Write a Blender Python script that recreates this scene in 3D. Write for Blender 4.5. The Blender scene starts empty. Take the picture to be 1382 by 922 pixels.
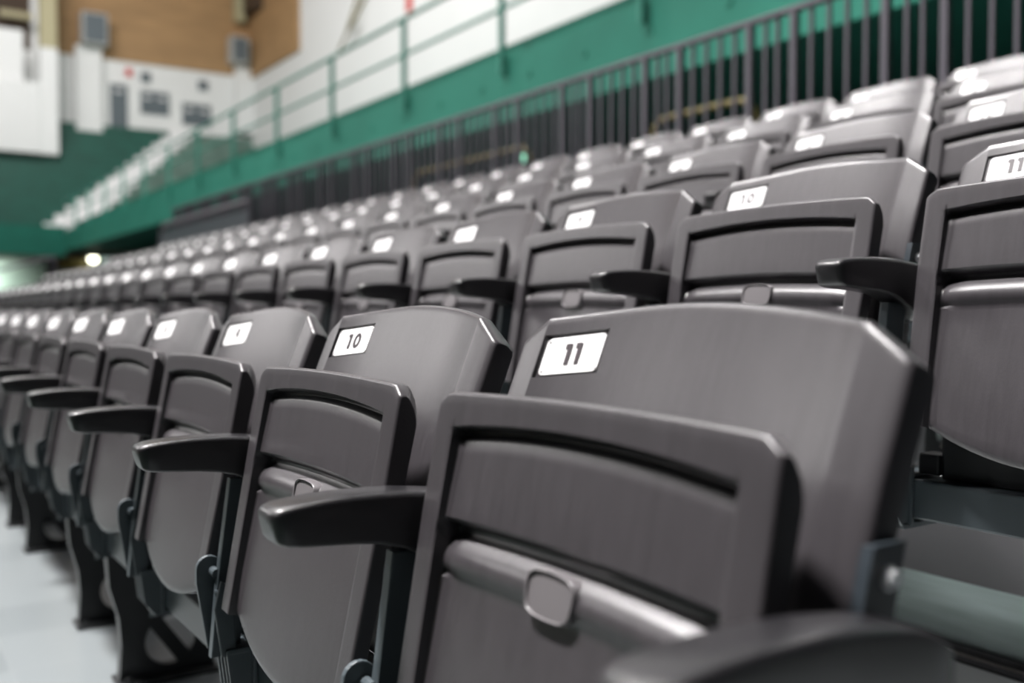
import bpy, bmesh, math, random
from mathutils import Vector, Matrix
R = math.radians
random.seed(4)
S = bpy.context.scene
C = S.collection

# ------------------------------------------------------------------ camera
EYE = Vector((0, 0, 0.9)); YAW = 33.25; FPX = 1344.0
cd = bpy.data.cameras.new('camera'); cam = bpy.data.objects.new('camera', cd); C.objects.link(cam)
cd.sensor_width = 36; cd.lens = 36 * FPX / 1382; cd.clip_start = .02; cd.clip_end = 200
cam.location = EYE
fwd = Vector((-math.cos(R(YAW)), math.sin(R(YAW)), -41 / FPX)).normalized()
cam.rotation_euler = fwd.to_track_quat('-Z', 'Y').to_euler()
cd.dof.use_dof = True; cd.dof.focus_distance = 1.22; cd.dof.aperture_fstop = 2.5; cd.dof.aperture_blades = 0
S.camera = cam
S.view_settings.view_transform = 'Standard'; S.view_settings.look = 'None'
S.view_settings.gamma = 1; S.view_settings.use_curve_mapping = False
S.view_settings.exposure = 0.0

# ------------------------------------------------------------------ world and arena lighting
w = bpy.data.worlds.new('world'); S.world = w; w.use_nodes = True
w.node_tree.nodes['Background'].inputs[0].default_value = (.80, .86, 1, 1)
w.node_tree.nodes['Background'].inputs[1].default_value = .02

def area(loc, aim, size, power, col=(1, .97, .96), sy=None):
    l = bpy.data.lights.new('arena_light', 'AREA'); l.energy = power; l.color = col
    l.shape = 'RECTANGLE'; l.size = size; l.size_y = sy or size
    o = bpy.data.objects.new('arena_light', l); C.objects.link(o); o.location = loc
    o.rotation_euler = (Vector(aim) - Vector(loc)).to_track_quat('-Z', 'Y').to_euler()
    return o
# rows of floodlights under the roof, over the playing floor in front of the seats
def flood(loc, aim, size, power, spread):
    o = area(loc, aim, size, power); o.data.spread = R(spread); return o
for k, pw in enumerate((1350, 700, 440, 230, 150, 130)):   # high bays along the court edge, tilted towards the near end
    flood((-3.5 - 7.5 * k, -3.2, 13), (-1.0 - 7.5 * k, .8, 0), 1.6, pw, 85)
for loc in ((-36, -9, 12), (-27, -14, 12)):          # banks at the far side of the court, aimed at the seats
    flood(loc, (-3, 1.5, .5), 6.5, 300, 110)
area((-33, 1, 15), (-47, 9, 9), 5, 1020)        # wash on the far end wall
area((-24, 2, 17), (-28, 15.8, 9), 7, 3000, sy=3)      # wash on the long side wall
area((-9, 1, 17), (-14, 15.8, 9), 7, 1600, sy=3)
area((-44.6, 4, 2.6), (-46.4, 3, 1.2), 1.2, 260)     # added lamp to brighten the pale wall under the end balcony

# ------------------------------------------------------------------ materials
def mat(name, col, rough=.5, metal=0, bump=0, scale=200, var=0, vscale=3, spec=.5, emit=None, es=1, stretch=(1, 1, 1), coat=0, cr=.2):
    m = bpy.data.materials.new(name); m.use_nodes = True; nt = m.node_tree; b = nt.nodes['Principled BSDF']
    b.inputs['Base Color'].default_value = (*col, 1); b.inputs['Roughness'].default_value = rough
    b.inputs['Metallic'].default_value = metal; b.inputs['Specular IOR Level'].default_value = spec
    b.inputs['Coat Weight'].default_value = coat; b.inputs['Coat Roughness'].default_value = cr
    tc = nt.nodes.new('ShaderNodeTexCoord'); mp = nt.nodes.new('ShaderNodeMapping'); mp.inputs['Scale'].default_value = stretch
    nt.links.new(tc.outputs['Object'], mp.inputs[0])
    if var:
        n = nt.nodes.new('ShaderNodeTexNoise'); n.inputs['Scale'].default_value = vscale; n.inputs['Detail'].default_value = 4
        nt.links.new(mp.outputs[0], n.inputs['Vector'])
        r = nt.nodes.new('ShaderNodeValToRGB')
        r.color_ramp.elements[0].position = .3; r.color_ramp.elements[1].position = .7
        r.color_ramp.elements[0].color = (*[c * (1 - var) for c in col], 1); r.color_ramp.elements[1].color = (*[min(1, c * (1 + var)) for c in col], 1)
        nt.links.new(n.outputs[0], r.inputs[0]); nt.links.new(r.outputs[0], b.inputs['Base Color'])
    if bump:
        n = nt.nodes.new('ShaderNodeTexNoise'); n.inputs['Scale'].default_value = scale; n.inputs['Detail'].default_value = 3
        nt.links.new(mp.outputs[0], n.inputs['Vector'])
        bp = nt.nodes.new('ShaderNodeBump'); bp.inputs['Strength'].default_value = bump; bp.inputs['Distance'].default_value = .001
        nt.links.new(n.outputs[0], bp.inputs['Height']); nt.links.new(bp.outputs[0], b.inputs['Normal'])
    if emit:
        b.inputs['Emission Color'].default_value = (*emit, 1); b.inputs['Emission Strength'].default_value = es
    return m

M = dict(
    plastic=mat('seat_plastic', (.032, .029, .032), .36, bump=.3, scale=700, var=.12, vscale=40, stretch=(3, 1, .3), coat=.30, cr=.27),
    tab=mat('tab_plastic', (.105, .098, .102), .38),
    arm=mat('armrest_plastic', (.009, .0085, .010), .32, spec=.4, coat=.5, cr=.2, bump=.5, scale=1500),
    slate=mat('slate_painted_steel', (.048, .060, .067), .38, bump=.1, scale=300),
    bracket=mat('dark_bracket_steel', (.020, .026, .032), .4),
    black=mat('black_steel', (.012, .013, .014), .38),
    bolt=mat('zinc_bolt', (.85, .87, .88), .25, .45),
    plate=mat('white_plate', (.74, .74, .74), .30),
    ink=mat('dark_numeral', (.030, .022, .026), .5),
    screw=mat('plate_screw', (.55, .55, .55), .35, .6),
    galv=mat('galvanised_riser', (.42, .50, .49), .42, .75, var=.22, vscale=5, stretch=(.6, 1, 6)),
    nosing=mat('grey_nosing', (.17, .165, .175), .45),
    darkstrip=mat('dark_strip', (.035, .035, .038), .5),
    bright=mat('aluminium_strip', (.75, .72, .68), .3, .9),
    deck=mat('deck_panel', (.34, .36, .36), .45, var=.06),
    fence=mat('charcoal_fence', (.060, .056, .068), .45),
    infill=mat('dark_infill', (.055, .062, .070), .35),
    green=mat('green_paint', (.030, .210, .150), .6, spec=.2, bump=.1, scale=20, var=.08, vscale=1.2),
    greendeep=mat('deep_green_paint', (.012, .125, .088), .6, spec=.2, var=.08, vscale=1),
    greenrail=mat('green_rail_paint', (.045, .27, .20), .4),
    greendark=mat('green_bench_paint', (.007, .085, .060), .5, var=.15, vscale=2),
    greengrey=mat('sheen_green_bench', (.12, .20, .165), .45, var=.35, vscale=1.5),  # sheen and glints painted in as lighter, mottled grey-green
    white=mat('white_wall_paint', (.78, .79, .78), .6, var=.02, vscale=.5),
    whiteb=mat('white_step_paint', (.80, .80, .80), .5),
    brown=mat('brown_acoustic_panel', (.37, .225, .105), .7, var=.14, vscale=1.1, stretch=(1, .6, 3)),
    darkbrown=mat('dark_timber', (.060, .036, .020), .7),
    cream=mat('cream_column_paint', (.42, .38, .23), .6),
    speaker=mat('speaker_grille', (.42, .42, .40), .6),
    door=mat('grey_door_paint', (.105, .13, .145), .45),
    red=mat('red_sign', (.6, .05, .04), .5),
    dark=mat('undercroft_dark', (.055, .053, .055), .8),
    ochre=mat('yellow_rail', (.15, .12, .03), .5),
    palegreen=mat('pale_green_wall', (.27, .38, .31), .6, var=.12, vscale=.8),
    lamp=mat('lamp_glow', (1, 1, .9), .4, emit=(1, 1, .78), es=9),
    glintw=mat('glint_white', (1, 1, 1), .4, emit=(.8, 1, 1), es=2.0),
    glintg=mat('glint_green', (.3, 1, .6), .4, emit=(.35, .8, .6), es=1.0),
    mat=mat('added_dark_floor', (.020, .035, .030), .5),
    court=mat('court_boards', (.42, .33, .22), .3, var=.1, vscale=1, stretch=(.2, 3, 1)),
    pane=mat('lit_window', (.5, .8, .7), .4, emit=(.35, .55, .48), es=.6),
)
# light tiled floor
def floor_mat():
    m = mat('floor_tiles', (.47, .51, .515), .30); nt = m.node_tree; b = nt.nodes['Principled BSDF']
    tc = nt.nodes.new('ShaderNodeTexCoord'); mp = nt.nodes.new('ShaderNodeMapping'); nt.links.new(tc.outputs['Object'], mp.inputs[0])
    br = nt.nodes.new('ShaderNodeTexBrick'); br.offset = 0; br.inputs['Scale'].default_value = 1
    br.inputs['Brick Width'].default_value = .305; br.inputs['Row Height'].default_value = .305; br.inputs['Mortar Size'].default_value = .003
    br.inputs['Color1'].default_value = (.175, .192, .197, 1); br.inputs['Color2'].default_value = (.130, .145, .150, 1)
    br.inputs['Mortar'].default_value = (.17, .185, .19, 1)
    nt.links.new(mp.outputs[0], br.inputs['Vector']); nt.links.new(br.outputs[0], b.inputs['Base Color'])
    return m
M['floor'] = floor_mat()

# ------------------------------------------------------------------ helpers
def tag(o, label=None, cat=None, group=None, kind=None):
    if label: o['label'] = label
    if cat: o['category'] = cat
    if group: o['group'] = group
    if kind: o['kind'] = kind
    return o

def link(name, me, parent=None, loc=(0, 0, 0)):
    o = bpy.data.objects.new(name, me); C.objects.link(o); o.location = loc
    if parent: o.parent = parent
    return o

def empty(name, loc=(0, 0, 0), parent=None):
    o = bpy.data.objects.new(name, None); C.objects.link(o); o.location = loc; o.empty_display_size = .05
    if parent: o.parent = parent
    return o

class MB:
    def __init__(s): s.bm = bmesh.new()
    def box(s, x0, x1, y0, y1, z0, z1, bev=0, mi=0):
        vs = [s.bm.verts.new(p) for p in ((x0, y0, z0), (x1, y0, z0), (x1, y1, z0), (x0, y1, z0), (x0, y0, z1), (x1, y0, z1), (x1, y1, z1), (x0, y1, z1))]
        fs = [s.bm.faces.new([vs[i] for i in q]) for q in ((0, 3, 2, 1), (4, 5, 6, 7), (0, 1, 5, 4), (1, 2, 6, 5), (2, 3, 7, 6), (3, 0, 4, 7))]
        for f in fs: f.material_index = mi
        if bev:
            bmesh.ops.bevel(s.bm, geom=list({e for f in fs for e in f.edges}), offset=bev, segments=2, affect='EDGES', profile=.6)
        return s
    def prism(s, pts, axis, a, b, bev=0):
        """closed outline pts (2D) extruded along axis from a to b"""
        def P(p, t):
            return {'x': (t, p[0], p[1]), 'y': (p[0], t, p[1]), 'z': (p[0], p[1], t)}[axis]
        A = [s.bm.verts.new(P(p, a)) for p in pts]; B = [s.bm.verts.new(P(p, b)) for p in pts]; n = len(pts)
        fs = [s.bm.faces.new(A[::-1]), s.bm.faces.new(B)]
        for i in range(n): fs.append(s.bm.faces.new((A[i], A[(i + 1) % n], B[(i + 1) % n], B[i])))
        if bev:
            es = {e for f in fs[:2] for e in f.edges}
            bmesh.ops.bevel(s.bm, geom=list(es), offset=bev, segments=2, affect='EDGES', profile=.6)
        return s
    def tube(s, pts, r, n=10, cap=True):
        pts = [Vector(p) for p in pts]; rings = []
        for i, p in enumerate(pts):
            d = (pts[min(i + 1, len(pts) - 1)] - pts[max(i - 1, 0)]).normalized()
            a = d.cross(Vector((0, 0, 1)) if abs(d.z) < .9 else Vector((1, 0, 0))).normalized(); b = d.cross(a)
            rings.append([s.bm.verts.new(p + r * (math.cos(2 * math.pi * k / n) * a + math.sin(2 * math.pi * k / n) * b)) for k in range(n)])
        for A, B in zip(rings, rings[1:]):
            for k in range(n): s.bm.faces.new((A[k], A[(k + 1) % n], B[(k + 1) % n], B[k]))
        if cap: s.bm.faces.new(rings[0][::-1]); s.bm.faces.new(rings[-1])
        return s
    def mesh(s, name, m, smooth=False, angle=35):
        bmesh.ops.recalc_face_normals(s.bm, faces=s.bm.faces)
        me = bpy.data.meshes.new(name); s.bm.to_mesh(me); s.bm.free()
        for mm in (m if isinstance(m, (list, tuple)) else [m]): me.materials.append(mm)
        if smooth:
            me.polygons.foreach_set('use_smooth', [True] * len(me.polygons))
            me.set_sharp_from_angle(angle=R(angle))
        return me
    def obj(s, name, m, parent=None, smooth=False, angle=35, loc=(0, 0, 0)):
        return link(name, s.mesh(name, m, smooth, angle), parent, loc)

def lerp(a, b, t): return a + (b - a) * t
def sheet(cols, rows, fn_front, fn_back, name, m, angle=40):
    """closed shell: a front grid, a back grid and the rim that joins them"""
    bm = bmesh.new()
    F = [[bm.verts.new(fn_front(u, j)) for u in cols] for j in range(rows)]
    B = [[bm.verts.new(fn_back(u, j)) for u in cols] for j in range(rows)]
    nc = len(cols)
    for j in range(rows - 1):
        for i in range(nc - 1):
            bm.faces.new((F[j][i], F[j + 1][i], F[j + 1][i + 1], F[j][i + 1]))
            bm.faces.new((B[j][i], B[j][i + 1], B[j + 1][i + 1], B[j + 1][i]))
    loop = [(0, i) for i in range(nc)] + [(j, nc - 1) for j in range(1, rows)] + [(rows - 1, i) for i in range(nc - 2, -1, -1)] + [(j, 0) for j in range(rows - 2, 0, -1)]
    for k in range(len(loop)):
        a = loop[k]; b = loop[(k + 1) % len(loop)]
        bm.faces.new((F[a[0]][a[1]], F[b[0]][b[1]], B[b[0]][b[1]], B[a[0]][a[1]]))
    bmesh.ops.recalc_face_normals(bm, faces=bm.faces)
    me = bpy.data.meshes.new(name); bm.to_mesh(me); bm.free(); me.materials.append(m)
    me.polygons.foreach_set('use_smooth', [True] * len(me.polygons)); me.set_sharp_from_angle(angle=R(angle))
    return me

def symcols(pos):
    return sorted([-p for p in pos if p > 0] + list(pos))

# ------------------------------------------------------------------ setting: floor, tiers, walls
PITCH = .829; RISE = .258; SHIFT = -.023; SP = .53; XEND = -16.75
tag(MB().box(-47, 1.1, .05, 17, -.06, 0).obj('floor', M['floor']), kind='structure')
tag(MB().box(-47, 1.1, -4.2, .05, -.06, 0).obj('floor_mat', M['mat']), kind='structure')  # unseen dark strip, added to dull floor bounce and reflections on the seat pans
tag(MB().box(-47, 1.1, -24, -4.2, -.06, 0).obj('floor_court', M['court']), kind='structure')
for r in range(1, 5):
    y0 = .871 + PITCH * (r - 1); z = RISE * r; zb = RISE * (r - 1); y1 = y0 + PITCH if r < 4 else 4.52
    t = MB().box(XEND, -.2, y0 + .012, y1 + (.03 if r < 4 else 0), z - .035, z).obj('floor_tier', M['deck']); tag(t, kind='structure')
    MB().box(XEND, -.2, y0 + .016, y0 + .022, zb + .018, z - .09).obj('riser', M['galv'], t)
    MB().box(XEND, -.2, y0, y0 + .012, z - .118, z + .004, .002).obj('nosing', M['nosing'], t)
    MB().box(XEND, -.2, y0 - .004, y0 + .015, zb + .002, zb + .020).box(XEND, -.2, y0 - .03, y0 - .004, zb + .0005, zb + .006).obj('base_strip', M['darkstrip'], t)
    MB().box(XEND, -.2, y0 - .010, y0 - .006, zb + .006, zb + .010).obj('trim_strip', M['bright'], t)

# far end wall and long side wall
tag(MB().box(-47.3, -47, -14, 16.1, 0, 24).obj('wall_end', M['white']), kind='structure')
tag(MB().box(-47, -5, 15.8, 16.1, 0, 24).obj('wall_side', M['white']), kind='structure')
# undercroft behind the fence
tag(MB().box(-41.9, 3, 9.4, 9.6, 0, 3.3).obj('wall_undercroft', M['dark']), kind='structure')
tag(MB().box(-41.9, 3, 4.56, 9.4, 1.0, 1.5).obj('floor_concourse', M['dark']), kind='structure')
# green balcony front along the side
t = tag(MB().box(-42, 3, 6.8, 6.98, 3.26, 4.06, .01).obj('wall_balcony', M['green']), kind='structure')
MB().box(-42, 3, 6.98, 15.8, 3.26, 3.5).obj('slab', M['green'], t)
MB().box(-42, 3, 7.12, 7.25, 3.5, 4.36, .01).obj('inner_curb', M['green'], t)
b = MB()
for k in range(60):
    tt = 4.5 + k * .55; zz = (3.52 if k % 2 else 3.77)
    b.tube([(-tt, 6.80, zz), (-tt, 6.785, zz)], .045 if k % 2 == 0 else .035, 12)
b.obj('bolt_cover', M['green'], t)['kind'] = 'stuff'
# end balcony front
t = tag(MB().box(-42.2, -42, -14, 6.79, 3.05, 4.19, .01).obj('wall_balcony_end', M['greendeep']), kind='structure')
tag(MB().box(-47, -42.2, -14, 15.8, 3.05, 3.3).obj('floor_end_stand', M['darkbrown']), kind='structure')
tag(MB().box(-46.6, -46.4, -14, 9.4, 0, 3.05).obj('wall_concourse_end', M['palegreen']), kind='structure')

# pilasters and boxes on the far end wall
def endbox(name, y0, y1, z0, z1, m, depth=.3, off=0, bev=.02):
    return MB().box(-47 + off, -47 + off + depth, y0, y1, z0, z1, bev).obj(name, M[m])
tag(endbox('trim_1', 6.95, 15.79, 12.05, 24, 'brown', .12, 0), kind='structure')
tag(endbox('trim_2', -14, 6.3, 12.0, 24, 'darkbrown', .12, 0), kind='structure')
tag(MB().box(-46.85, -40.4, 15.66, 15.8, 11.9, 24, .02).obj('trim_3', M['brown']), kind='structure')
tag(MB().box(-45.0, -44.6, 4.35, 5.72, 8.05, 12.2, .03).obj('trim_4', M['white']), kind='structure')
tag(MB().box(-45.2, -44.4, 3.6, 6.3, 7.3, 10.15, .03).obj('trim_5', M['white']), kind='structure')
t = MB().box(-45.1, -44.5, 6.3, 6.98, 7.3, 11.62, .03).obj('column', M['white']); tag(t, 'tall square column, white below and cream above, at far end wall', 'column')
MB().box(-45.08, -44.52, 6.32, 6.96, 11.62, 22, .02).obj('upper_column', M['cream'], t)
tag(endbox('trim_6', 8.0, 9.07, 8.5, 12.4, 'white', .5), kind='structure')
tag(endbox('trim_7', 15.0, 15.8, 9.3, 13.6, 'white', .6), kind='structure')
def speaker_box(y0, y1, z0, z1, off, label):
    r_ = empty('loudspeaker', (-47 + off, (y0 + y1) / 2, z0)); tag(r_, label, 'loudspeaker')
    w_ = (y1 - y0) / 2; h = z1 - z0
    MB().box(0, .7, -w_, w_, 0, h, .03).obj('cabinet', M['speaker'], r_)
    MB().box(.7, .73, -w_ + .08, w_ - .08, .08, h - .08, .01).obj('grille', M['door'], r_)
speaker_box(8.15, 9.2, 12.35, 13.7, .5, 'pale grey boxy loudspeaker on white pilaster nearest the cream column')
speaker_box(14.55, 15.35, 12.4, 13.6, .59, 'grey loudspeaker box on the white pilaster in the room corner')
t = endbox('timber_brace', 5.0, 6.25, 13.0, 13.25, 'cream', .3, .9); t.rotation_euler = (0, 0, 0); tag(t, 'short light timber brace beside the cream column, near the roof', 'beam')
tag(MB().box(-46.6, -46.1, 14.9, 15.35, 14.4, 22, .02).obj('timber_beam', M['cream']), 'cream beam end hanging above the corner loudspeaker', 'beam')
tag(MB().box(-46.0, -44.6, 15.2, 15.64, 14.7, 22, .02).obj('dark_duct', M['darkbrown']), 'dark duct tucked in the brown corner near the roof', 'duct')
# doors and shutters
def door(y0, y1, z0, z1, name, n=1):
    o = tag(endbox(name, y0, y1, z0, z1, 'door', .08, 0, .01), kind='structure')
    for k in range(n):
        yc = lerp(y0, y1, (k + .5) / n)
        MB().box(-46.92, -46.89, yc - .16, yc + .16, z1 - .38, z1 - .26, .01).obj('door_label', M['plate'], o)
    for yy in (y0 - .06, y1):
        MB().box(-47, -46.90, yy, yy + .06, z0, z1 + .06).obj('door_frame', M['white'], o)
    return o
door(9.45, 10.22, 8.9, 11.0, 'door_1')
door(10.75, 12.03, 9.82, 10.85, 'window_1', 2)
door(12.6, 13.93, 9.5, 10.50, 'window_2', 2)
tag(endbox('wall_vent', 10.81, 11.22, 11.22, 11.68, 'door', .1, 0, .01), 'small grey wall vent above the first grey shutter', 'vent', 'grey vents on the end wall')
tag(endbox('wall_vent', 13.36, 13.80, 11.18, 11.62, 'door', .1, 0, .01), 'small grey wall vent above the shutter nearest the corner', 'vent', 'grey vents on the end wall')
tag(endbox('exit_sign', 10.15, 10.42, 11.4, 11.75, 'red', .1, 0, .01), 'small red sign high beside the grey door', 'sign')
# bracket and pennant on the side wall
p = MB(); p.tube([(-34.4, 15.72, 12.6), (-34.9, 15.5, 11.4)], .05).tube([(-33.5, 15.72, 12.6), (-34.7, 15.5, 11.4)], .05).tube([(-35.9, 15.6, 10.9), (-33.9, 15.3, 11.6)], .05)
tag(p.obj('wall_bracket', M['ochre']), 'thin brown pipe bracket on the white side wall', 'bracket')
tag(MB().box(-30.6, -30.2, 15.74, 15.78, 11.05, 11.6, .01).obj('alarm_box', M['red']), 'small red alarm box high on the white side wall', 'alarm')

# end stand of green benches with the white diagonal stair
NB = 14; RUN = .335; RS = .365
stair_y = lambda k: (lerp(6.03, 11.92, k / (NB - 1)), lerp(7.46, 12.93, k / (NB - 1)))
for k in range(NB):
    x1 = -42.24 - RUN * k; z1 = 4.19 + RS * (k + 1) - .25
    a, b_ = stair_y(k)
    for (y0, y1, side) in ((-14, a, 0), (b_, 15.79, 1)):
        m = MB().box(x1 - RUN, x1, y0, y1, z1 - RS + (0 if k else -.2), z1 - .05)
        m.box(x1 - RUN + .02, x1 + .03, y0, y1, z1 - .05, z1, .008)
        o = m.obj('bleacher_bench', M['greengrey'] if side else M['greendark'])
        od = ['lowest', 'second', 'third', 'fourth', 'fifth', 'sixth', 'seventh', 'eighth', 'ninth', 'tenth', 'eleventh', 'twelfth', 'thirteenth', 'topmost'][k]
        tag(o, ('green bench with painted grey sheen between stair and corner, %s of the far stand' % od) if side else ('dark green bench beyond the white stair, %s of the far stand' % od), 'bench', 'benches of the far green stand')
st = empty('staircase', (-42.2, 6.7, 4.0)); tag(st, 'white diagonal staircase climbing between the green benches', 'staircase')
for k in range(NB):
    x1 = -42.245 - RUN * k; z1 = 4.19 + RS * (k + 1) - .25; a, b_ = stair_y(k)
    MB().box(x1 - RUN, x1 + .04, a, b_, z1 - RS + (0 if k else -.2), z1 + .02, .01).obj('step', M['whiteb'], st, loc=(42.2, -6.7, -4.0))
tag(MB().box(-42.5, -42.1, 7.75, 8.0, 4.2, 4.72, .02).obj('junction_box', M['whiteb']), 'small white box beside the foot of the white staircase', 'box')

# under the end balcony
t = MB().tube([(-42.9, 8.0, 3.0), (-42.9, 8.0, 3.045)], .03).obj('globe_lamp', M['black']); tag(t, 'bright round lamp under the green balcony at the far end', 'lamp')
bm = bmesh.new(); bmesh.ops.create_uvsphere(bm, u_segments=20, v_segments=12, radius=.17, matrix=Matrix.Translation((-42.8, 7.92, 3.02)))
me = bpy.data.meshes.new('globe'); bm.to_mesh(me); bm.free(); me.materials.append(M['lamp']); link('globe', me, t)
tag(MB().box(-42.7, -42.6, 8.2, 9.3, 2.85, 3.15, .01).obj('window_3', M['pane']), kind='structure')
tag(MB().box(-43.5, -43.2, 6.6, 7.9, 2.55, 3.0, .02).obj('trim_8', M['ochre']), kind='structure')
tag(MB().box(-43.0, -42.8, 6.2, 6.6, 0, 3.0, .02).obj('trim_9', M['dark']), kind='structure')

# pipe railing on the balcony
rl = empty('pipe_railing', (-20, 6.72, 3.8)); tag(rl, 'green two-rail pipe railing along the top of the green balcony front', 'railing')
off = Vector((20, -6.72, -3.8))
MB().tube([(-41.9, 6.74, 5.17), (2.5, 6.74, 5.17)], .032, 10).obj('top_rail', M['greenrail'], rl, True, loc=off)
MB().tube([(-41.9, 6.74, 4.65), (2.5, 6.74, 4.65)], .026, 10).obj('mid_rail', M['greenrail'], rl, True, loc=off)
postm = MB().tube([(0, 6.74, 3.84), (0, 6.74, 5.17)], .042, 12).mesh('post', M['greenrail'], True)
for k in range(-3, 13):
    o = link('post', postm, rl, off + Vector((-(7.86 + 2.65 * k), 0, 0)))

# yellow barriers and glowing balls standing in for glints in the undercroft
def hoop(x0, x1, y, z0, z1, label):
    h = empty('pipe_barrier', ((x0 + x1) / 2, y, z0)); tag(h, label, 'barrier')
    w_ = abs(x1 - x0) / 2; H = z1 - z0; r_ = .18
    pts = [(-w_, 0, 0)] + [(-w_ + r_ - r_ * math.cos(a), 0, H - r_ + r_ * math.sin(a)) for a in [k * math.pi / 12 for k in range(7)]] + \
          [(w_ - r_ + r_ * math.sin(a), 0, H - r_ + r_ * math.cos(a)) for a in [k * math.pi / 12 for k in range(7)]] + [(w_, 0, 0)]
    MB().tube(pts, .03, 8).obj('frame', M['ochre'], h, True)
    MB().tube([(-w_, 0, H * .55), (w_, 0, H * .55)], .02, 8).obj('crossbar', M['ochre'], h, True)
hoop(-7.3, -6.0, 6.4, 1.5, 2.72, 'dull yellow pipe hoop in the dark space behind the fence')
hoop(-12.2, -9.4, 6.4, 1.5, 2.78, 'long dull yellow barrier farther along behind the fence')
for (x, y, z, mm, lb) in ((-12.95, 6.5, 2.51, 'glintw', 'small white glowing ball set as a glint low behind the fence'), (-9.36, 6.3, 2.62, 'glintg', 'faint green glowing ball set as a glint behind the fence beside yellow barrier')):
    t = tag(MB().box(x - .05, x + .05, y, y + .08, 1.5, z - .03).obj('glint_stand', M['dark']), lb, 'lamp')
    bm = bmesh.new(); bmesh.ops.create_uvsphere(bm, u_segments=16, v_segments=10, radius=.045, matrix=Matrix.Translation((x, y, z)))
    me = bpy.data.meshes.new('glint_ball'); bm.to_mesh(me); bm.free(); me.materials.append(M[mm]); link('glint_ball', me, t)

# ------------------------------------------------------------------ beams with their legs
ROWN = ['front', 'second', 'third', 'fourth', 'back']
def leg_mesh():
    # side plate with two crescent openings, lying in the YZ plane
    bm = bmesh.new()
    out = [(.486, .33), (.492, .24), (.513, .165), (.518, .10), (.512, .03), (.505, 0), (.735, 0), (.735, .04), (.722, .10), (.695, .145), (.655, .172), (.600, .178), (.583, .20), (.578, .26), (.576, .33)]
    import mathutils.geometry as g
    cy, cz, rr = .628, .092, .060
    def arc(a0, a1, n=10): return [(cy + rr * math.cos(R(lerp(a0, a1, i / n))), cz + rr * math.sin(R(lerp(a0, a1, i / n)))) for i in range(n + 1)]
    holes = [arc(-38, 108), arc(142, 288)]
    loops = [[Vector((p[0], p[1], 0)) for p in out]] + [[Vector((p[0], p[1], 0)) for p in h] for h in holes]
    tris = g.tessellate_polygon(loops); flat = [v for l in loops for v in l]
    th = .012
    A = [bm.verts.new((-th, v.x, v.y)) for v in flat]; B = [bm.verts.new((th, v.x, v.y)) for v in flat]
    for t_ in tris:
        bm.faces.new([A[i] for i in t_]); bm.faces.new([B[i] for i in reversed(t_)])
    s = 0
    for l in loops:
        n = len(l)
        for i in range(n): bm.faces.new((A[s + i], A[s + (i + 1) % n], B[s + (i + 1) % n], B[s + i]))
        s += n
    m = MB(); m.bm.free(); m.bm = bm
    m.box(-.045, .045, .50, .74, .0005, .012, .003)
    # folded front flange
    m.prism([(.488, .33), (.494, .24), (.515, .165), (.520, .10), (.514, .012), (.508, .012), (.513, .10), (.508, .165), (.487, .24), (.481, .33)], 'x', -.018, .018)
    for (yy, xx) in ((.525, .032), (.71, -.032)): m.tube([(xx, yy, .012), (xx, yy, .022)], .009, 6)
    return m.mesh('leg', M['black'])
LEG = leg_mesh()
NSEAT = {0: 12, 1: 29, 2: 29, 3: 29, 4: 29}
FIRST = {0: 0, 1: 0, 2: 1, 3: 2, 4: 3}
seat_x = lambda i: -.65 - SP * i
for r in range(5):
    xr = seat_x(FIRST[r]) + .30; xl = seat_x(NSEAT[r] - 1) - .30
    root = empty('seat_beam', ((xl + xr) / 2 + SHIFT * r, PITCH * r, RISE * r))
    tag(root, 'slate grey steel beam on black legs carrying the %s row of seats' % ROWN[r], 'beam', 'seat beams')
    h = (xr - xl) / 2
    MB().box(-h, h, .482, .545, .332, .392, .004).obj('beam_tube', M['slate'], root)
    for k in range(FIRST[r], NSEAT[r]):
        if (k - 1) % 3 in (0, 1) and k > 1:
            link('leg', LEG, root, (seat_x(k) + SP / 2 - (xl + xr) / 2 + (0), 0, 0))

# ------------------------------------------------------------------ the seat: meshes built once
A11 = R(11)
def pan_pt(u, v, d):
    return Vector((u, .487 - v * math.sin(A11) + d * math.cos(A11), .822 - v * math.cos(A11) - d * math.sin(A11)))
HW = .222
PAN_COLS = symcols([0, .012, .025, .04, .055, .075, .095, .115, .135, .150, .162, .172, .179, .1835, .1860, .1880, .1895, .194, .206, .2150, .2180, .2198, .2212, .2218, .222])
# v at centre, arch (added at the sides), depth inside the lip
PAN_ROWS = [(-.004, .004, None), (-.0036, .004, None), (-.0025, .004, None), (-.0012, .004, None), (.0002, .004, None), (.008, .006, 0), (.016, .009, 0), (.0225, .0115, 0), (.0232, .012, .0012), (.0248, .012, .0150), (.0268, .012, .0195), (.0300, .012, .0190), (.0325, .0118, .0150), (.0350, .0116, .0110), (.0375, .0115, .0098),
            (.05, .0105, .0093), (.07, .009, .0086), (.09, .0075, .0080), (.108, .0065, .0076), (.1150, .006, .0076), (.1178, .006, .0100), (.1205, .006, .0170), (.1235, .006, .0215), (.1270, .006, .0225), (.1310, .006, .0208),
            (.1355, .006, .0160), (.1405, .006, .0110), (.146, .006, .0075), (.152, .006, .0056), (.158, .006, .0056), (.1635, .006, .0078), (.168, .006, .0108), (.172, .006, .0125), (.177, .006, .0130), (.20, .005, .0125), (.23, .003, .012), (.26, 0, .0115),
            (.29, -.006, .011), (.32, -.014, .011), (.345, -.024, .0115), (.365, -.033, .012), (.380, -.040, .0125), (.387, -.042, .0145), (.391, -.043, .018)]
def pan_v(u, j):
    v0, ar, _ = PAN_ROWS[j]; s = min(1, abs(u) / .19); v = v0 + ar * s * s
    if abs(u) > .204:      # chamfered top corners
        k = (abs(u) - .204) / (HW - .204); v += .013 * k * max(0, 1 - (v0 + .004) / .10)
    return v
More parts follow.
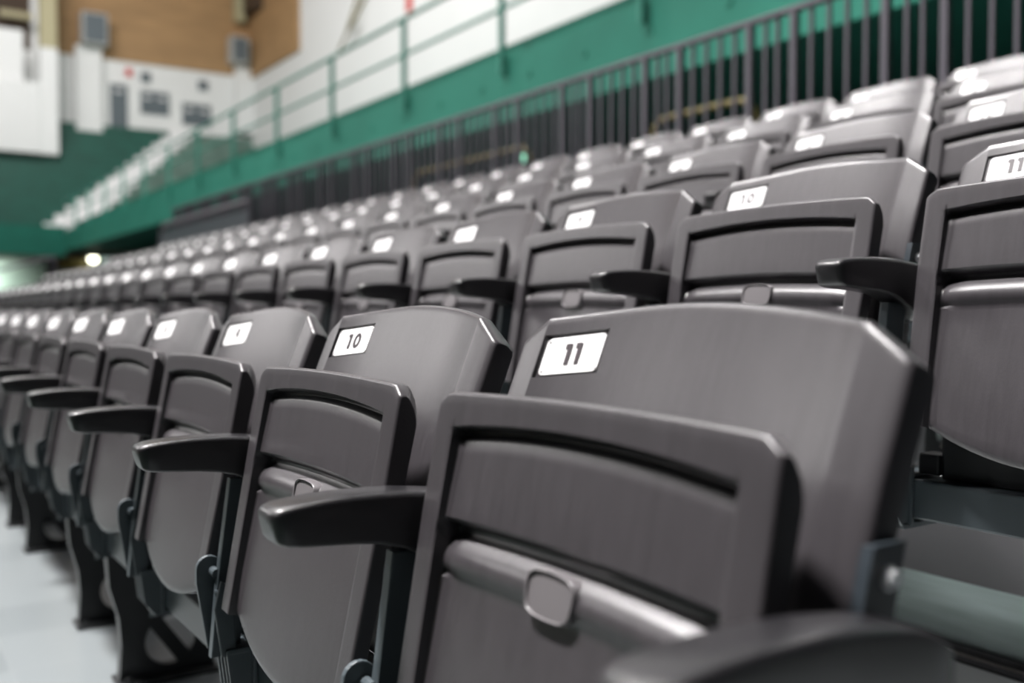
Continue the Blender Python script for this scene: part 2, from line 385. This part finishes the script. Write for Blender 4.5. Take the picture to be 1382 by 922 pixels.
def pan_half(v):           # slight taper towards the hinge
    return 1 - .05 * max(0, min(1, (v - .12) / .27))
def pan_front(u, j):
    v0, ar, dd = PAN_ROWS[j]; v = pan_v(u, j); a = abs(u)
    d_edge = 0
    if a > .2180: q = (a - .2180) / .0040; d_edge = .004 * (1 - math.sqrt(max(0, 1 - q * q)))
    if dd is None: q = (.0002 - v0) / .0042; d = .004 * (1 - math.sqrt(max(0, 1 - q * q)))
    else:
        k = 0 if a >= .1885 else min(1, (.1885 - a) / .0032)
        k = k * k * (3 - 2 * k); d = dd * k
        if v0 > .16: d -= .005 * (1 - (a / .188) ** 2) * k * min(1, (v0 - .16) / .06)
        if .120 < v0 < .172:      # roll blends into the corners near the lip
            d += (.007 * max(0, (a - .158) / .030)) * k
    return pan_pt(u * pan_half(v), v, max(d, 0) + d_edge)
def pan_back(u, j):
    v = pan_v(u, j); v0 = PAN_ROWS[j][0]
    th = .043 - .012 * min(1, max(0, v / .38)); a = abs(u) / HW
    d = th - .016 * a ** 8 - .018 * max(0, 1 - (v0 + .004) / .03) ** 2
    return pan_pt(u * pan_half(v), v, d)
PAN = sheet(PAN_COLS, len(PAN_ROWS), pan_front, pan_back, 'seat_pan', M['plastic'], 34)
# small tab in the roll
def tab_mesh():
    bm = bmesh.new(); n = 28
    def ring(k, d):
        out = []
        for i in range(n):
            t = 2 * math.pi * i / n; c, s_ = math.cos(t), math.sin(t); e = .42
            x = .033 * k * math.copysign(abs(c) ** e, c); y = .0175 * k * math.copysign(abs(s_) ** e, s_)
            y *= 1 + .14 * (1 - (x / .033) ** 2); x *= 1 - .06 * (y / .0175 if y < 0 else 0) * -1 * 1.0
            out.append(bm.verts.new(pan_pt(x, .1545 - y, d)))
        return out
    rings = [ring(1.03, .016), ring(1.0, .0036), ring(.975, .0024), ring(.94, .0022), ring(.915, .0028), ring(.90, .0046), ring(.5, .0044)]
    for a, b in zip(rings, rings[1:]):
        for i in range(n): bm.faces.new((a[i], a[(i + 1) % n], b[(i + 1) % n], b[i]))
    bm.faces.new(rings[-1]); m = MB(); m.bm.free(); m.bm = bm
    return m.mesh('tab', M['tab'], True, 50)
TAB = tab_mesh()

# backrest
def lean(v): return R(22) if v < .12 else R(lerp(22, 7, min(1, (v - .12) / .2)))
PATH = [(0, 0)]
for k in range(600):
    a = lean(k * .001); PATH.append((PATH[-1][0] - .001 * math.sin(a), PATH[-1][1] - .001 * math.cos(a)))
def back_pt(u, v, d):
    k = max(0, v) / .001; i = int(min(k, 598)); f = k - i
    y = lerp(PATH[i][0], PATH[i + 1][0], f); z = lerp(PATH[i][1], PATH[i + 1][1], f)
    if v < 0: y, z = -v * math.sin(R(22)), -v * math.cos(R(22))
    a = lean(v); a_ = abs(u)
    q = .022 * (1 - (a_ / .195) ** 3) if a_ < .195 else .004 * (a_ - .195) / .042
    q += d
    return Vector((u, .6115 + y + q * math.cos(a), .9180 + z - q * math.sin(a)))
BV = .455
def back_top(u):
    a = abs(u)
    z = .0235 * (a / .195) ** 2 if a < .195 else .0235 + .026 * (a - .195) / .042
    return z / math.cos(R(22))
def back_v(u, v0):
    vt = back_top(u); fade = max(0, 1 - max(0, v0 - .08) / .30)
    if abs(u) < .195: return v0 + vt * fade
    b = back_top(.195) * fade; return v0 + b + (vt - back_top(.195)) * max(0, 1 - v0 / .12) ** 1.0
BROWS = [(0, .006), (.0008, .0030), (.0025, .0010), (.005, 0), (.012, 0), (.0215, 0), (.0225, 0), (.023, 0), (.030, 0), (.042, 0), (.052, 0), (.062, 0), (.0665, 0), (.0670, 0), (.068, 0), (.085, 0), (.11, 0), (.14, 0), (.17, 0), (.20, 0), (.24, 0), (.28, 0), (.32, 0), (.36, 0), (.40, 0), (.43, 0), (.45, .002), (.455, .006)]
P0, P1, PV0, PV1 = -.1930, -.1150, .0225, .0670
BCOLS = sorted(symcols([0, .02, .04, .06, .08, .10, .12, .14, .155, .168, .178, .186, .1947, .1962, .206, .218, .2285, .2325, .2350, .2364, .237]) + [-.1938, -.1930, -.1920, -.1160, -.1150, -.1142])
def back_front(u, j):
    v0, d = BROWS[j]
    if abs(u) > .2285: q = (abs(u) - .2285) / .0085; d += .006 * (1 - math.sqrt(max(0, 1 - q * q)))
    if P0 - 1e-6 <= u <= P1 + 1e-6 and .02249 < v0 < .06701: d += .0032
    return back_pt(u, back_v(u, v0), d)
def back_back(u, j):
    v0 = BROWS[j][0]; a = abs(u) / .237
    return back_pt(u, back_v(u, v0), .024 + .018 * a ** 10 - .010 * max(0, 1 - v0 / .006) - .014 * a ** 40)
BACK = sheet(BCOLS, len(BROWS), back_front, back_back, 'backrest', M['plastic'], 30)

def on_plate(x, y, d):     # x,y in metres from the plate centre
    u = (P0 + P1) / 2 + .0009 + x; v0 = (PV0 + PV1) / 2 + .0008 - y
    return back_pt(u, back_v(u, v0), d)
PW, PH = .0356, .0200
def plate_mesh():
    bm = bmesh.new(); nx, ny, rc = 18, 12, .005
    def P(i, j, d):
        x = lerp(-PW, PW, i / nx); y = lerp(-PH, PH, j / ny)
        ax, ay = abs(x) - (PW - rc), abs(y) - (PH - rc)
        if ax > 0 and ay > 0:
            l = math.hypot(ax, ay)
            if l > rc: x = math.copysign(PW - rc + ax / l * rc, x); y = math.copysign(PH - rc + ay / l * rc, y)
        return on_plate(x, y, d)
    T = [[bm.verts.new(P(i, j, .0010)) for i in range(nx + 1)] for j in range(ny + 1)]
    B = [[bm.verts.new(P(i, j, .0028)) for i in range(nx + 1)] for j in range(ny + 1)]
    for j in range(ny):
        for i in range(nx):
            bm.faces.new((T[j][i], T[j][i + 1], T[j + 1][i + 1], T[j + 1][i])); bm.faces.new((B[j][i], B[j + 1][i], B[j + 1][i + 1], B[j][i + 1]))
    loop = [(0, i) for i in range(nx + 1)] + [(j, nx) for j in range(1, ny + 1)] + [(ny, i) for i in range(nx - 1, -1, -1)] + [(j, 0) for j in range(ny - 1, 0, -1)]
    for k in range(len(loop)):
        a, b = loop[k], loop[(k + 1) % len(loop)]
        bm.faces.new((T[a[0]][a[1]], B[a[0]][a[1]], B[b[0]][b[1]], T[b[0]][b[1]]))
    m = MB(); m.bm.free(); m.bm = bm
    return m.mesh('number_plate', M['plate'], True, 50)
PLATE = plate_mesh()
def screw_mesh(sx, sy):
    bm = bmesh.new(); n = 10; vs = []
    for k in range(n):
        a = 2 * math.pi * k / n; vs.append(bm.verts.new(on_plate(sx + .0014 * math.cos(a), sy + .0014 * math.sin(a), .0004)))
    lo = [bm.verts.new(v.co + Vector((0, .0008, 0))) for v in vs]
    bm.faces.new(vs)
    for k in range(n): bm.faces.new((vs[k], vs[(k + 1) % n], lo[(k + 1) % n], lo[k]))
    m = MB(); m.bm.free(); m.bm = bm
    return m.mesh('plate_screw', M['screw'])
SCREWS = [screw_mesh(a * .0325, b * .0162) for a in (-1, 1) for b in (-1, 1)]
# numerals
def stroke(pts, wd):
    """ribbon polygon pieces along a polyline"""
    out = []
    for (x0, y0), (x1, y1) in zip(pts, pts[1:]):
        dx, dy = x1 - x0, y1 - y0; l = math.hypot(dx, dy) or 1; nx, ny = -dy / l * wd / 2, dx / l * wd / 2
        out.append([(x0 + nx, y0 + ny), (x1 + nx, y1 + ny), (x1 - nx, y1 - ny), (x0 - nx, y0 - ny)])
    return out
def ell(cx, cy, rx, ry, a0, a1, n=20): return [(cx + rx * math.cos(R(lerp(a0, a1, i / n))), cy + ry * math.sin(R(lerp(a0, a1, i / n)))) for i in range(n + 1)]
DIG = {   # in a box about 0.6 wide, 1 high
    '1': [[(.30, 0), (.30, 1)], [(.04, .91), (.38, .91)]], '0': [ell(.33, .5, .25, .42, 0, 360, 30)],
    '9': [ell(.33, .68, .24, .24, 0, 360, 24), [(.56, .66), (.50, .36), (.27, 0)]],
    '8': [ell(.33, .74, .20, .18, 0, 360, 24), ell(.33, .29, .25, .22, 0, 360, 24)], '7': [[(.02, .91), (.60, .91)], [(.56, .93), (.24, 0)]],
    '6': [ell(.33, .32, .24, .24, 0, 360, 24), [(.10, .34), (.16, .64), (.39, 1)]],
    '5': [[(.56, .91), (.14, .91)], [(.16, .93), (.12, .50)], ell(.30, .33, .25, .25, 120, -140)],
    '4': [[(.44, 0), (.44, 1)], [(.48, .97), (.03, .30)], [(0, .27), (.62, .27)]],
    '3': [ell(.30, .73, .21, .19, 150, -90), ell(.30, .30, .25, .23, 90, -150)],
    '2': [ell(.31, .70, .24, .22, 160, -30), [(.53, .62), (.10, .08)], [(.04, .09), (.60, .09)]],
}
def number_mesh(n):
    bm = bmesh.new(); s = str(n); hgt = .0222; adv = .0150 if n != 11 else .0125; x0 = -adv * len(s) / 2 + .0005
    lift = 0
    for k, ch in enumerate(s):
        for st_ in DIG[ch]:
            for q in stroke([(p[0], p[1]) for p in st_], .26 if n == 11 else .22):
                # subdivide lengthwise so the numeral follows the curved plate
                lift += 1e-7
                vs = [bm.verts.new(on_plate(x0 + k * adv + p[0] * hgt * .95, (p[1] - .5) * hgt, .0003 - lift)) for p in q]
                bm.faces.new(vs)
    m = MB(); m.bm.free(); m.bm = bm
    bmesh.ops.recalc_face_normals(bm, faces=bm.faces)
    r_ = bmesh.ops.extrude_face_region(bm, geom=list(bm.faces))
    for g_ in r_['geom']:
        if isinstance(g_, bmesh.types.BMVert): g_.co += Vector((0, .0002, 0))
    return m.mesh('number', M['ink'])
NUM = {n: number_mesh(n) for n in range(1, 12)}

# armrest: loft of rounded sections along Y  (y, top, bottom, half width)
def arm_mesh(extra=0):
    secs = [(.3170, .7050, .6880, .0150), (.3185, .7095, .6820, .0205), (.3225, .7130, .6785, .0235), (.331, .7155, .6765, .0250), (.345, .7175, .6750, .0255), (.37, .7195, .6735, .0255), (.40, .7205, .6715, .0250), (.43, .7200, .6680, .0245), (.455, .7190, .6610, .0240),
            (.48, .7165, .6490, .0235), (.505, .7135, .6360, .0235), (.53, .7085, .628, .0235), (.545, .7040, .626, .0235), (.560, .6970, .6280, .0235), (.568, .6910, .6320, .0220), (.5710, .6850, .6380, .018)]
    bm = bmesh.new(); rings = []
    for (y, zt, zb, hw) in secs:
        r1 = min(.007, hw * .6); r2 = min(.0045, hw * .5); pts = []
        for (cx, cz, a0, rr) in ((hw - r1, zt - r1, 0, r1), (-hw + r1, zt - r1, 90, r1), (-hw * .94 + r2, zb + r2, 180, r2), (hw * .94 - r2, zb + r2, 270, r2)):
            for k in range(5): a = R(a0 + 90 * k / 4); pts.append((cx + rr * math.cos(a), cz + rr * math.sin(a)))
        tip = .004 * max(0, 1 - (y - .317) / .045)
        ring = []
        for (x, z) in pts:
            f = (zt - z) / (zt - zb) ; ring.append(bm.verts.new((x, y + tip * f + .002 * f * (1 if y < .4 else 0) * (1 - (y - .317) / .083), z)))
        rings.append(ring)
    n = len(rings[0])
    for a, b in zip(rings, rings[1:]):
        for i in range(n): bm.faces.new((a[i], a[(i + 1) % n], b[(i + 1) % n], b[i]))
    bm.faces.new(rings[0][::-1]); bm.faces.new(rings[-1])
    m = MB(); m.bm.free(); m.bm = bm
    return m.mesh('armrest', M['arm'], True, 50)
ARM = arm_mesh()
# slate post under the armrest, leaning forward towards the beam
def post_mesh():
    m = MB()
    m.prism([(.450, .655), (.492, .655), (.470, .50), (.462, .395), (.420, .395), (.430, .50)], 'x', -.008, .008, .002)
    return m.mesh('arm_post', M['slate'])
POST = post_mesh()
def hinge_mesh():
    m = MB()
    # rounded lug
    lug = [(.424, .40), (.408, .50)] + [(.427 - .019 * math.cos(R(a)), .520 + .019 * math.sin(R(a))) for a in range(0, 181, 20)] + [(.450, .40)]
    m.prism(lug, 'x', -.030, -.022, .002)
    m.prism([(.430, .40), (.420, .47), (.430, .510), (.447, .500), (.452, .40)], 'x', .019, .026, .002)
    m.tube([(-.022, .432, .516), (.000, .432, .516)], .007, 12)
    m.tube([(-.0, .432, .490), (.025, .432, .490)], .005, 12)
    # clamp around the beam, with three ribs
    m.box(-.032, .032, .474, .4815, .322, .41, .002)
    for xx in (-.026, -.009, .009, .024): m.prism([(.436, .41), (.4815, .41), (.4815, .322), (.462, .322), (.444, .345)], 'x', xx - .003, xx + .003, .0012)
    m.box(-.030, .030, .436, .4815, .402, .410, .002)
    m.box(-.030, .030, .462, .560, .318, .326, .002)
    m.box(-.026, .026, .470, .560, .393, .400, .002)
    m.tube([(.0, .466, .318), (.0, .466, .310)], .008, 6)
    return m.mesh('hinge_bracket', M['slate'])
HINGE = hinge_mesh()
def side_mesh(s):
    m = MB()
    b0 = back_pt(.237, .15, 0)
    pr = []
    for v in (.182, .20, .225, .26, .31): p = back_pt(.237, v, -.004); pr.append((p.y, p.z))
    pr2 = [(y + .034, z) for y, z in pr]
    m.prism(pr + pr2[::-1], 'x', s * .2395, s * .2450, .0012)
    q = [(y, z) for y, z in pr] + [(y - .004, z) for y, z in pr[::-1]]
    m.prism(q, 'x', s * .2375, s * .2475, .001)
    return m.mesh('side_bracket', M['bracket'])
SIDEP = side_mesh(1); SIDEN = side_mesh(-1)
def bolt_mesh(s):
    m = MB(); p = back_pt(.237, .200, .016)
    m.tube([(s * .244, p.y, p.z), (s * .2465, p.y, p.z)], .0085, 14); m.tube([(s * .2465, p.y, p.z), (s * .251, p.y, p.z)], .0062, 6)
    return m.mesh('bolt', M['bolt'], True, 30)
BOLTP = bolt_mesh(1); BOLTN = bolt_mesh(-1)

FRAME = MB().box(-.205, .205, .505, .53, .393, .475, .004).box(-.240, -.205, .50, .535, .398, .43, .004).box(.205, .240, .50, .535, .398, .43, .004).mesh('seat_frame', M['black'])
ORD = ['first', 'second', 'third', 'fourth', 'fifth', 'sixth', 'seventh', 'eighth', 'ninth', 'tenth', 'eleventh', 'twelfth', 'thirteenth', 'fourteenth', 'fifteenth', 'sixteenth', 'seventeenth', 'eighteenth', 'nineteenth', 'twentieth'] + ['twenty-' + s for s in ('first', 'second', 'third', 'fourth', 'fifth', 'sixth', 'seventh', 'eighth', 'ninth')]
for r in range(5):
    for i in range(FIRST[r], NSEAT[r]):
        root = empty('stadium_seat', (seat_x(i) + SHIFT * r, PITCH * r, RISE * r))
        n = 11 - i
        if r == 0 and n >= 7: lb = 'charcoal plastic tip-up seat with plate %d in the front row' % n
        elif r == 1 and n >= 10: lb = 'charcoal plastic tip-up seat with plate %d in the second row' % n
        else: lb = 'charcoal tip-up seat, %s from the near end of the %s row' % (ORD[i - FIRST[r]], ROWN[r])
        tag(root, lb, 'seat', 'tip-up seats in the %s row' % ROWN[r])
        bk = link('backrest', BACK, root); pn = link('seat_pan', PAN, root)
        pl = link('number_plate', PLATE, bk); pl['label'] = 'white number plate'
        if n >= 1 and i < 11: link('number', NUM[n], pl)
        dist = math.hypot(seat_x(i), PITCH * r + .5)
        if dist < 4:
            link('tab', TAB, pn)
            if r == 0 and i < 4:
                for sm in SCREWS: link('plate_screw', sm, bk)
        elif dist < 8: link('tab', TAB, pn)
        link('armrest', ARM, root, (-SP / 2, 0, 0)); link('arm_post', POST, root, (-SP / 2, 0, 0))
        link('hinge_bracket', HINGE, root, (-SP / 2, 0, 0))
        if i == 0:
            link('armrest', ARM, root, (SP / 2, 0, 0)); link('arm_post', POST, root, (SP / 2, 0, 0)); link('hinge_bracket', HINGE, root, (SP / 2, 0, 0))
        link('seat_frame', FRAME, root)
        sb = link('side_bracket', SIDEP, root)
        sn = link('side_bracket', SIDEN, root)
        if dist < 6: link('bolt', BOLTP, sb)

# ------------------------------------------------------------------ picket fence behind the back row
FY = 4.36; FT = 2.588; FB = 1.065
PICK = MB().box(-.010, .010, -.010, .010, FB + .10, FT - .03).mesh('picket', M['fence'])
FPOST = MB().box(-.020, .020, -.020, .020, FB - .004, FT - .03, .002).mesh('post', M['fence'])
FPLATE = MB().box(-.86/2 - .03, .86/2 + .03, -.022, .022, FT - .032, FT, .006).mesh('top_rail', M['fence'])
FLOW = MB().box(-.86/2 - .03, .86/2 + .03, -.014, .014, FB + .08, FB + .115, .003).mesh('bottom_rail', M['fence'])
for k in range(16):
    xc = -(3.04 - .92 + .92 * k + .46) 
    root = empty('fence_panel', (xc, FY, 0))
    tag(root, 'charcoal steel picket fence panel behind the back row, %s from the near end' % ORD[k], 'fence', 'fence panels behind the back row')
    link('top_rail', FPLATE, root); link('bottom_rail', FLOW, root)
    for px in (-.295, .295): link('post', FPOST, root, (px, 0, 0))
    for px in (-.415, -.177, -.059, .059, .177, .415): link('picket', PICK, root, (px, 0, 0))
# end guard rail with rounded corner and dark infill
g = empty('end_guardrail', (-14.4, 4.1, 1.06)); tag(g, 'grey guardrail with rounded corner and dark infill at far seats', 'railing')
zt = 2.27 - 1.06; x0 = -16.6 + 14.4; x1 = -12.2 + 14.4; rc = .22
pts = [(x0, 0, 0), (x0, 0, zt - rc)] + [(x0 + rc - rc * math.cos(R(a)), 0, zt - rc + rc * math.sin(R(a))) for a in range(15, 91, 15)] + [(x1, 0, zt)]
MB().tube(pts, .035, 10).tube([(x1, 0, zt + .03), (x1, 0, 0)], .03, 10).obj('frame', M['fence'], g, True)
MB().box(x0 + .03, x1 - .03, -.01, .01, .12, zt - .10).obj('infill_panel', M['infill'], g)
# stair handrail beyond the row ends
g = empty('handrail', (-17.1, 2.5, 0)); tag(g, 'dark steel handrail descending beside the far ends of the rows', 'railing')
MB().tube([(0, .1, 1.74), (0, -.05, 1.72), (0, -2.6, .95)], .022, 8).obj('top_rail', M['fence'], g, True)
MB().tube([(0, .1, 1.26), (0, -.05, 1.24), (0, -2.6, .47)], .018, 8).obj('mid_rail', M['fence'], g, True)
for yy, zz in ((.1, 1.74), (-1.25, 1.36), (-2.6, .95)): MB().tube([(0, yy, 0), (0, yy, zz)], .022, 8).obj('post', M['fence'], g, True)
